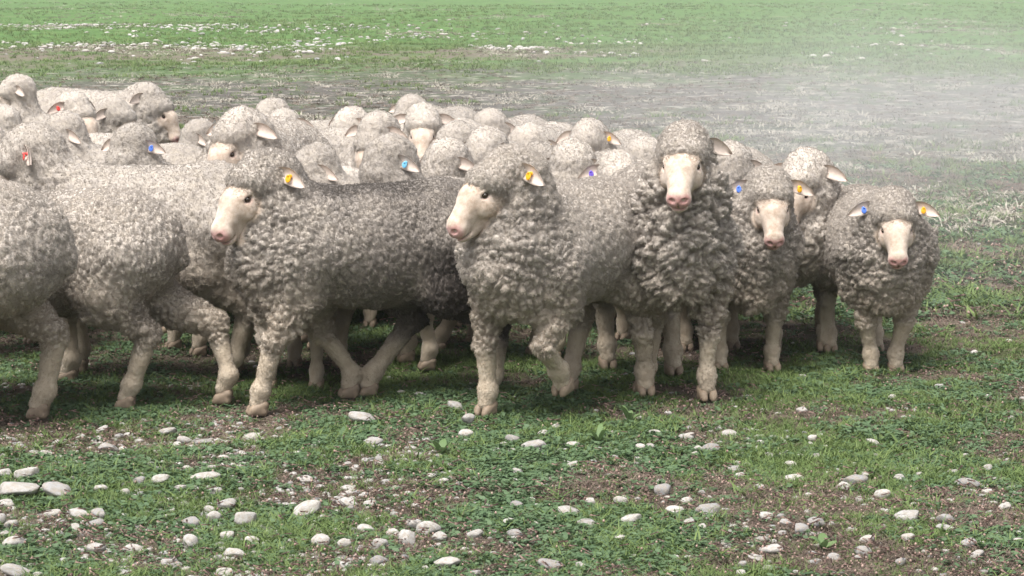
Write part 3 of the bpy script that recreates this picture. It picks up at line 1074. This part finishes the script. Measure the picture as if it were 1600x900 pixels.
STONE_PX = [
    (41, 740, 38, 22), (26, 764, 72, 24), (90, 766, 50, 23), (7, 740, 22, 15), (122, 802, 36, 15), (154, 804, 28, 19), (84, 804, 28, 17), (156, 765, 23, 13),
    (195, 770, 18, 15), (219, 753, 22, 16), (283, 763, 25, 11), (334, 810, 23, 21), (384, 811, 35, 31), (300, 817, 27, 17), (298, 847, 26, 27), (266, 880, 28, 18),
    (278, 884, 15, 12), (350, 895, 32, 15), (24, 893, 50, 21), (366, 866, 32, 17), (340, 872, 17, 11), (480, 797, 48, 25), (501, 846, 30, 23), (538, 850, 20, 15),
    (572, 828, 27, 17), (593, 852, 26, 22), (533, 883, 30, 13), (148, 857, 34, 18), (206, 857, 32, 14), (118, 825, 20, 12), (150, 819, 28, 13), (169, 701, 28, 15),
    (73, 709, 24, 12), (263, 675, 31, 12), (287, 688, 26, 12), (394, 684, 28, 13), (244, 707, 13, 8), (315, 690, 34, 10), (160, 671, 22, 9), (566, 653, 42, 20),
    (581, 690, 34, 13), (592, 718, 16, 10), (332, 731, 15, 7), (322, 745, 44, 13), (336, 767, 28, 14), (251, 750, 30, 17), (546, 763, 28, 9), (476, 750, 24, 9),
    (547, 786, 30, 11), (11, 788, 24, 14), (3, 812, 14, 22), (17, 821, 22, 17), (22, 847, 34, 19), (11, 836, 22, 12), (356, 789, 30, 18), (328, 797, 17, 11),
    (394, 844, 26, 13), (356, 838, 26, 15), (190, 897, 26, 10), (732, 666, 20, 15), (729, 678, 24, 15), (712, 635, 26, 14), (657, 617, 22, 8), (626, 614, 14, 9),
    (850, 677, 20, 10), (869, 667, 13, 9), (800, 686, 22, 13), (834, 696, 36, 15), (800, 705, 13, 10), (895, 696, 22, 11), (999, 699, 19, 10), (1017, 698, 14, 8),
    (895, 727, 20, 12), (807, 737, 19, 11), (674, 744, 17, 9), (693, 752, 16, 9), (580, 787, 23, 10), (539, 785, 30, 10), (807, 790, 20, 14), (923, 784, 15, 11),
    (970, 782, 25, 15), (1036, 767, 30, 22), (987, 812, 34, 18), (888, 800, 34, 14), (800, 816, 26, 8), (669, 826, 36, 27), (646, 819, 28, 18), (636, 842, 27, 31),
    (614, 834, 22, 17), (687, 840, 25, 17), (742, 836, 28, 15), (804, 834, 23, 12), (965, 842, 25, 11), (862, 884, 46, 17), (907, 885, 23, 12), (697, 881, 42, 17),
    (740, 897, 22, 11), (592, 877, 28, 16), (1055, 798, 32, 15), (1074, 817, 23, 11), (1074, 782, 22, 10), (916, 817, 34, 9), (1074, 682, 26, 10), (1023, 677, 22, 8),
    (1106, 795, 42, 21), (1196, 808, 26, 15), (1251, 827, 26, 17), (1274, 817, 28, 15), (1227, 817, 18, 11), (1206, 859, 38, 14), (1181, 872, 27, 12), (1159, 883, 17, 12),
    (1204, 888, 23, 9), (1348, 862, 29, 18), (1342, 873, 17, 8), (1304, 872, 20, 13), (1353, 843, 25, 11), (1419, 841, 23, 14), (1419, 807, 45, 19), (1478, 813, 27, 17),
    (1478, 826, 32, 11), (1406, 749, 20, 14), (1378, 773, 28, 18), (1336, 751, 38, 20), (1317, 760, 23, 14), (1510, 756, 40, 17), (1570, 792, 21, 10), (1436, 743, 15, 9),
    (1489, 738, 23, 9), (1544, 732, 17, 12), (1542, 768, 17, 9), (1242, 748, 31, 10), (1236, 726, 21, 10), (1187, 762, 17, 9), (1155, 744, 19, 11), (1147, 733, 19, 9),
    (1111, 700, 28, 16), (1090, 702, 15, 10), (1085, 710, 12, 8), (1140, 678, 25, 9), (1072, 683, 26, 10), (1274, 714, 15, 9), (1270, 685, 17, 11), (1363, 692, 21, 9),
    (1370, 713, 12, 9), (1253, 641, 17, 8), (1389, 641, 15, 7), (1468, 604, 15, 6), (1393, 620, 13, 6), (1580, 654, 12, 8), (1514, 849, 26, 14), (1527, 868, 23, 14),
    (1591, 845, 17, 12), (1408, 879, 19, 12), (1287, 806, 13, 8), (1342, 783, 12, 10), (1352, 743, 12, 11),
]
srg = random.Random(42)
seeds = [q for q in STONE_PX if q[2] >= 22]
while len(STONE_PX) < 292:                                  # the smaller ones, gathered near the large
    if srg.random() < 0.6:
        q = srg.choice(seeds)
        x, y = q[0] + srg.gauss(0, 38), q[1] + srg.gauss(4, 12)
    else:
        x, y = srg.uniform(0, 1600), 660 + 240 * srg.random() ** 0.7
    if 0 < x < 1600 and 648 < y < 900 and all(abs(x - p[0]) > (p[2] + 12) * 0.5 or abs(y - p[1]) > (p[3] + 6) * 0.55 for p in STONE_PX):
        wdt = srg.uniform(8, 17) * (0.6 + 0.4 * (y - 640) / 260)
        STONE_PX.append((round(x), round(y), wdt, wdt * srg.uniform(0.4, 0.65)))
STONE_XY = []
for i, (px, py, wpx, hpx) in enumerate(STONE_PX):
    X, Y = on_ground(px, py + hpx * 0.35)
    d = math.hypot(Y, CAM_H)
    ww, hh = wpx * d / FPX, hpx * d / FPX
    big = BIG.get((px, py))
    o = link('stone', STONES[i % len(STONES)])
    hz = hh * 0.80 + 0.003
    o.scale = (ww * 0.55, ww * 0.55 * srg.uniform(0.6, 0.9), hz * 0.62)
    lift = 0.022 if (px, py) == (732, 666) else 0.0
    o.location = (X, Y, float(ground_z(X, Y)[0]) + hz * 0.42 + lift)
    o.rotation_euler = (srg.gauss(0, 0.12), srg.gauss(0, 0.15), srg.uniform(-0.5, 0.5) + (math.pi if srg.random() < 0.5 else 0))
    STONE_XY.append((X, Y, ww * 0.5))
    o['category'] = 'stone'
    o['group'] = 'pale stones scattered in the grass'
    o['label'] = big or 'small pale worn stone half sunk in the short grass before the flock'


# ------------------------------------------------------------------ ground cover
def leaf_material(name, c0, c1, rough=0.6, trans=0.25):
    m, t, b = mat(name)
    info = N(t, 'ShaderNodeObjectInfo')
    geo = N(t, 'ShaderNodeNewGeometry')
    add = N(t, 'ShaderNodeMath', operation='ADD')
    t.links.new(info.outputs['Random'], add.inputs[0])
    t.links.new(geo.outputs['Random Per Island'], add.inputs[1])
    hf = N(t, 'ShaderNodeMath', operation='MULTIPLY')
    t.links.new(add.outputs[0], hf.inputs[0])
    hf.inputs[1].default_value = 0.5
    c = mix(t, hf.outputs[0], c0, c1)
    t.links.new(c, b.inputs['Base Color'])
    b.inputs['Roughness'].default_value = rough
    b.inputs['Specular IOR Level'].default_value = 0.25
    tr = N(t, 'ShaderNodeBsdfTranslucent')
    t.links.new(c, tr.inputs['Color'])
    mx = N(t, 'ShaderNodeMixShader')
    mx.inputs[0].default_value = trans
    t.links.new(b.outputs[0], mx.inputs[1])
    t.links.new(tr.outputs[0], mx.inputs[2])
    t.links.new(mx.outputs[0], t.nodes['Material Output'].inputs['Surface'])
    return m


M_GRASS = leaf_material('grass_blade', (0.066, 0.114, 0.033), (0.165, 0.215, 0.068))
M_CLOVER = leaf_material('clover_leaf', (0.052, 0.096, 0.042), (0.115, 0.170, 0.084))
M_LITTER = leaf_material('dry_stalk', (0.060, 0.044, 0.034), (0.20, 0.155, 0.118), 0.9, 0.1)
M_SEED = leaf_material('seed_head', (0.22, 0.135, 0.11), (0.42, 0.30, 0.25), 0.9, 0.1)
M_STRAW = leaf_material('straw', (0.20, 0.18, 0.14), (0.38, 0.345, 0.285), 0.9, 0.1)


def blades(n, rad, hmin, hmax, wid, lean, rg, segs=3):
    V, F = [], []
    for k in range(n):
        a, r = rg.random() * 6.283, rad * math.sqrt(rg.random())
        p = np.array([r * math.cos(a), r * math.sin(a), -0.004])
        d = rg.random() * 6.283
        out = np.array([math.cos(d), math.sin(d), 0]) * lean * (0.4 + rg.random())
        h = hmin + (hmax - hmin) * rg.random()
        sd = np.array([-math.sin(d), math.cos(d), 0]) * wid * (0.6 + 0.8 * rg.random())
        b0 = len(V)
        for s in range(segs + 1):
            u = s / segs
            c = p + np.array([0, 0, h]) * (u - 0.35 * lean * u * u) + out * h * u * u * 1.6
            wv = sd * (1 - u ** 1.6) * 0.5
            if s < segs:
                V += [c - wv, c + wv]
            else:
                V.append(c)
        for s in range(segs - 1):
            F += [(b0 + 2 * s, b0 + 2 * s + 1, b0 + 2 * s + 3), (b0 + 2 * s, b0 + 2 * s + 3, b0 + 2 * s + 2)]
        F.append((b0 + 2 * segs - 2, b0 + 2 * segs - 1, b0 + 2 * segs))
    return np.array(V), np.array(F)


def leaflets(n, rad, size, hmax, rg):
    V, F = [], []
    for k in range(n):
        a, r = rg.random() * 6.283, rad * math.sqrt(rg.random())
        c = np.array([r * math.cos(a), r * math.sin(a), hmax * (0.25 + 0.75 * rg.random()) * (1 - 0.5 * r / rad)])
        s = size * (0.6 + 0.8 * rg.random())
        u = rg.normal(size=3) * [1, 1, 0.35]
        u /= np.linalg.norm(u)
        v = np.cross([0, 0, 1], u) + 0.25 * rg.normal(size=3)
        v /= np.linalg.norm(v)
        b0 = len(V)
        V += [c - u * s, c - u * 0.2 * s + v * 0.62 * s, c + u * 0.7 * s + v * 0.4 * s, c + u * s, c + u * 0.7 * s - v * 0.4 * s, c - u * 0.2 * s - v * 0.62 * s]
        F += [(b0, b0 + 1, b0 + 5), (b0 + 1, b0 + 2, b0 + 5), (b0 + 2, b0 + 4, b0 + 5), (b0 + 2, b0 + 3, b0 + 4)]
    return np.array(V), np.array(F)


def seed_heads(n, rad, rg):
    V, F = [], []
    iv, jf = icosphere(1)
    for k in range(n):
        a, r = rg.random() * 6.283, rad * math.sqrt(rg.random())
        s = 0.0024 + 0.0024 * rg.random()
        c = np.array([r * math.cos(a), r * math.sin(a), 0.012 + 0.022 * rg.random()])
        F.append(jf + len(V) * 42)
        V.append(iv * [s, s, s * 1.3] + c)
    return np.concatenate(V), np.concatenate(F)


cover = bpy.data.collections.new('cover_tufts')
crg = np.random.default_rng(5)
KINDS = []
for k in range(3):
    KINDS.append((blades(16, 0.030, 0.018, 0.045, 0.0042, 0.7, crg), M_GRASS))
for k in range(2):
    KINDS.append((leaflets(26, 0.042, 0.0085, 0.022, crg), M_CLOVER))
for k in range(2):
    KINDS.append((blades(22, 0.036, 0.008, 0.026, 0.0036, 1.3, crg, 2), M_LITTER))
KINDS.append((seed_heads(7, 0.05, crg), M_SEED))
KINDS.append((blades(26, 0.075, 0.012, 0.035, 0.0055, 1.5, crg, 2), M_STRAW))
KINDS.append((blades(9, 0.012, 0.035, 0.065, 0.0075, 0.9, crg), M_GRASS))
sv, sf = icosphere(2)
for k in range(3):
    KINDS.append(((sv * (1 + 0.25 * fbm(sv * 1.2 + 5 * k, 2, 70 + k)[:, None]) * [0.045, 0.034, 0.024], sf), M_STONE))
for k, ((V, F), mm) in enumerate(KINDS):
    mesh = mesh_from('tuft', V, F, smooth=False)
    mesh.materials.append(mm)
    cover.objects.link(bpy.data.objects.new('tuft_%02d' % k, mesh))


def scatter(name, X, Y, scale, kind, label):
    n = len(X)
    Z = ground_z(X, Y)
    me = bpy.data.meshes.new(name)
    me.vertices.add(n)
    me.vertices.foreach_set('co', np.stack([X, Y, Z], 1).astype(np.float32).ravel())
    a = me.attributes.new('size', 'FLOAT', 'POINT')
    a.data.foreach_set('value', np.asarray(scale, np.float32))
    a = me.attributes.new('kind_index', 'INT', 'POINT')
    a.data.foreach_set('value', np.asarray(kind, np.int32))
    a = me.attributes.new('turn', 'FLOAT_VECTOR', 'POINT')
    a.data.foreach_set('vector', np.stack([crg.normal(size=n) * 0.12, crg.normal(size=n) * 0.12, crg.random(n) * 6.283], 1).astype(np.float32).ravel())
    o = link(name, me)
    o['kind'] = 'stuff'
    o['label'] = label
    g = bpy.data.node_groups.new(name + '_scatter', 'GeometryNodeTree')
    g.interface.new_socket('Geometry', in_out='INPUT', socket_type='NodeSocketGeometry')
    g.interface.new_socket('Geometry', in_out='OUTPUT', socket_type='NodeSocketGeometry')
    gi_, go = g.nodes.new('NodeGroupInput'), g.nodes.new('NodeGroupOutput')
    ci = g.nodes.new('GeometryNodeCollectionInfo')
    ci.inputs['Collection'].default_value = cover
    ci.inputs['Separate Children'].default_value = True
    ci.inputs['Reset Children'].default_value = True
    ip = g.nodes.new('GeometryNodeInstanceOnPoints')
    ip.inputs['Pick Instance'].default_value = True

    def attr(nm, dt):
        q = g.nodes.new('GeometryNodeInputNamedAttribute')
        q.data_type = dt
        q.inputs['Name'].default_value = nm
        return q.outputs['Attribute']

    er = g.nodes.new('FunctionNodeEulerToRotation')
    g.links.new(attr('turn', 'FLOAT_VECTOR'), er.inputs[0])
    g.links.new(gi_.outputs[0], ip.inputs['Points'])
    g.links.new(ci.outputs[0], ip.inputs['Instance'])
    g.links.new(attr('kind_index', 'INT'), ip.inputs['Instance Index'])
    g.links.new(er.outputs[0], ip.inputs['Rotation'])
    g.links.new(attr('size', 'FLOAT'), ip.inputs['Scale'])
    g.links.new(ip.outputs[0], go.inputs[0])
    md = o.modifiers.new('scatter', 'NODES')
    md.node_group = g
    return o


def strip_points(y0, y1, n, pad=1.0):
    """points spread over the ground in view between two distances, density even per picture area"""
    yy = 1.0 / (1 / y0 + (1 / y1 - 1 / y0) * crg.random(n))
    half = yy * 800 / FPX + pad
    return (crg.random(n) * 2 - 1) * half, yy


def cover_kind(X, Y):
    P = np.stack([X, Y, 0 * X], 1)
    g = 0.5 + fbm(P * 3.4, 4, 301) * 0.8
    c = fbm(P * 2.4, 3, 320)
    u, v = crg.random(len(X)), crg.random(len(X))
    green = u < np.clip(0.50 + (g - 0.5) * 2.6, 0.12, 0.90)
    k = np.where(green, np.where(v < 0.60 - 0.9 * c, crg.integers(0, 3, len(X)), crg.integers(3, 5, len(X))), crg.integers(5, 7, len(X)))
    k = np.where(~green & (v > 0.80), 7, k)
    k = np.where(green & (v > 0.985), 9, k)
    return k


X, Y = strip_points(4.7, 9.5, 62000, 0.6)
keep = np.ones(len(X), bool)
for sx, sy, sr in STONE_XY:
    keep &= (X - sx) ** 2 + ((Y - sy) * 1.15) ** 2 > (sr * 0.95) ** 2
X, Y = X[keep], Y[keep]
kd = cover_kind(X, Y)
sc = (0.48 + 0.5 * crg.random(len(X))) * np.where(kd <= 2, 0.75 + 0.35 * (0.5 + fbm(np.stack([X, Y, 0 * X], 1) * 2.2, 2, 350)), 1.0)
scatter('grass', X, Y, sc, kd, 'short green grass, clover and brown dry litter of the paddock')
X, Y = strip_points(9.0, 17.0, 22000, 1.5)
P = np.stack([X, Y, 0 * X], 1)
wgt = 1 - sstep(11.5, 16.5, Y + 6 * fbm(P * 0.3, 3, 360))
ok = crg.random(len(X)) < wgt
X, Y = X[ok], Y[ok]
scatter('grass', X, Y, 1.1 + 0.8 * crg.random(len(X)), cover_kind(X, Y), 'short grass thinning out behind the flock')
X, Y = strip_points(12.0, 36.0, 34000, 3.0)
P = np.stack([X, Y, 0 * X], 1)
sw_ = fbm(P * 1.3, 4, 371)
u = crg.random(len(X))
kd = np.where(sw_ + 0.25 * (u - 0.5) > 0.19, 8, np.where(u < 0.5, 5, np.where(fbm(P * 0.8, 3, 377) > 0.05, 0, 6)))
ok = crg.random(len(X)) < np.where(kd == 8, 0.5, 0.75)
scatter('grass', X[ok], Y[ok], 1.0 + 1.0 * crg.random(ok.sum()), kd[ok], 'bleached dry grass tufts on the bare trampled plain')

# a few broad-leaved weeds in the turf
def weed_leaf(length, width, rise, rg):
    V, F = [], []
    n = 7
    for k in range(n):
        u = k / (n - 1)
        wv = width * math.sin(math.pi * (0.06 + 0.94 * u) ** 0.8) * 0.5 + 0.0008
        z = rise * math.sin(u * 1.9) * length
        x = u * length * (1 - 0.12 * rise)
        for q, dz in ((-1, 0.18), (0, 0.0), (1, 0.18)):
            V.append((x, q * wv, z + dz * wv))
    for k in range(n - 1):
        for q in (0, 1):
            a = k * 3 + q
            F.append((a, a + 3, a + 4, a + 1))
    me = mesh_from('leaf', np.array(V), np.array(F))
    me.materials.append(M_WEED)
    return me


M_WEED = leaf_material('weed_leaf', (0.085, 0.145, 0.05), (0.15, 0.21, 0.09))
wrg = random.Random(9)
for px, py, nl, ln_, lab in ((983, 662, 5, 0.050, 'pale broad-leaved weed below the lifted foreleg'),
                             (936, 694, 6, 0.062, 'low weed with wide leaves beside the small white stones, mid picture'),
                             (690, 712, 5, 0.055, 'weed with long narrow upright leaves in front of the striding sheep'),
                             (1287, 862, 4, 0.060, 'bright weed with a single wide leaf low on the right')):
    X0, Y0 = on_ground(px, py)
    root = link('weed', None)
    root.location = (X0, Y0, float(ground_z(X0, Y0)[0]) + 0.004)
    root['label'], root['category'], root['group'] = lab, 'weed', 'broad-leaved weeds in the turf'
    for k in range(nl):
        lf = link('leaf', weed_leaf(ln_ * wrg.uniform(0.7, 1.2), ln_ * wrg.uniform(0.26, 0.42), wrg.uniform(0.3, 0.9), wrg), root)
        lf.rotation_euler = (wrg.gauss(0, 0.2), wrg.uniform(-0.35, 0.0), 6.283 * k / nl + wrg.uniform(-0.4, 0.4))

# coarse sward of the far pasture, and the white stones of its old flood bed
X, Y = strip_points(29.0, 120.0, 30000, 6.0)
P = np.stack([X, Y, 0 * X], 1)
t1 = fbm(P * [0.35, 0.12, 1], 4, 401)
u = crg.random(len(X))
kd = np.where(t1 + 0.3 * (u - 0.5) > 0.20, np.where(u < 0.25, 8, 5), crg.integers(0, 3, len(X)))
ok = crg.random(len(X)) < sstep(28, 40, Y + 10 * fbm(P * 0.3, 3, 404))
X, Y, kd = X[ok], Y[ok], kd[ok]
scatter('grass', X, Y, (1.1 + 1.2 * crg.random(len(X))) * (0.7 + Y / 90), kd, 'coarse green sward of the far pasture')
X, Y = strip_points(36.0, 75.0, 13000, 5.0)
P = np.stack([X, Y, 0 * X], 1)
bed = np.exp(-((Y - 50 + 1.2 * X + 14 * fbm(P * 0.08, 3, 410)) / 10.0) ** 2) * sstep(6.0, -1.0, X) + 0.06
bed = bed * sstep(-0.1, 0.25, fbm(P * [0.5, 0.22, 1], 3, 420) + 0.1)
ok = crg.random(len(X)) < bed
X, Y = X[ok], Y[ok]
scatter('gravel', X, Y, 0.6 + 1.3 * crg.random(len(X)) ** 2, crg.integers(10, 13, len(X)), 'white stones of an old flood bed in the far pasture')
X, Y = strip_points(4.8, 7.6, 11000, 0.5)
P = np.stack([X, Y, 0 * X], 1)
ok = crg.random(len(X)) < (0.12 + 0.9 * sstep(-0.05, 0.3, fbm(P * 2.2, 3, 430) + 0.12 * sstep(-0.2, -0.9, X))) * sstep(7.6, 6.2, Y + 0.5 * X * (X < 0))
X, Y = X[ok], Y[ok]
scatter('gravel', X, Y, 0.13 + 0.26 * crg.random(len(X)) ** 2, crg.integers(10, 13, len(X)), 'small pale gravel strewn through the grass in front of the flock')
X, Y = strip_points(7.6, 20.0, 900, 1.5)
scatter('gravel', X, Y, 0.12 + 0.3 * crg.random(len(X)) ** 2, crg.integers(10, 13, len(X)), 'sparse small stones on the ground around and behind the flock')

# ------------------------------------------------------------------ air: thin haze over the whole plain, raised dust on the right
def volume_box(name, lo, hi, label):
    c = [(x, y, z) for x in (lo[0], hi[0]) for y in (lo[1], hi[1]) for z in (lo[2], hi[2])]
    q = [(0, 1, 3, 2), (4, 6, 7, 5), (0, 4, 5, 1), (2, 3, 7, 6), (0, 2, 6, 4), (1, 5, 7, 3)]
    me = mesh_from(name, np.array(c, float), np.array(q), smooth=False)
    m = bpy.data.materials.new(name)
    m.use_nodes = True
    t = m.node_tree
    t.nodes.remove(t.nodes['Principled BSDF'])
    v = t.nodes.new('ShaderNodeVolumePrincipled')
    t.links.new(v.outputs[0], t.nodes['Material Output'].inputs['Volume'])
    me.materials.append(m)
    o = link(name, me)
    o['kind'] = 'stuff'
    o['label'] = label
    return t, v


t, v = volume_box('haze', (-1000, -60, -3.5), (1000, 1700, 3.0), 'thin pale haze over the plain')
v.inputs['Color'].default_value = (0.92, 0.94, 0.96, 1)
v.inputs['Density'].default_value = 0.0009
v.inputs['Anisotropy'].default_value = 0.2

t, v = volume_box('dust_cloud', (-1.2, 8.0, -0.3), (14.0, 27.0, 1.9), 'pale dust raised by the hooves behind the right-hand sheep')
v.inputs['Color'].default_value = (0.86, 0.86, 0.85, 1)
v.inputs['Anisotropy'].default_value = 0.2
geo = N(t, 'ShaderNodeNewGeometry')
n1 = N(t, 'ShaderNodeTexNoise', Scale=0.6, Detail=4.0, Roughness=0.6)
t.links.new(geo.outputs['Position'], n1.inputs['Vector'])
prod = ramp(t, n1.outputs[0], [(0.32, 0.0), (0.72, 1.0)])
sp = N(t, 'ShaderNodeSeparateXYZ')
t.links.new(geo.outputs['Position'], sp.inputs[0])
for ax, pts in ((0, (-1.0, 3.2, 10.0, 14.0)), (1, (8.0, 10.5, 15.0, 27.0)), (2, (1.6, 0.0, -0.5, -0.6))):
    for a, b_ in ((pts[0], pts[1]), (pts[3], pts[2])):
        mr = N(t, 'ShaderNodeMapRange', interpolation_type='SMOOTHSTEP')
        t.links.new(sp.outputs[ax], mr.inputs[0])
        mr.inputs[1].default_value, mr.inputs[2].default_value = min(a, b_), max(a, b_)
        if a > b_:
            mr.inputs[3].default_value, mr.inputs[4].default_value = 1.0, 0.0
        ml = N(t, 'ShaderNodeMath', operation='MULTIPLY')
        t.links.new(prod, ml.inputs[0])
        t.links.new(mr.outputs[0], ml.inputs[1])
        prod = ml.outputs[0]
ml = N(t, 'ShaderNodeMath', operation='MULTIPLY')
t.links.new(prod, ml.inputs[0])
ml.inputs[1].default_value = 0.175
t.links.new(ml.outputs[0], v.inputs['Density'])
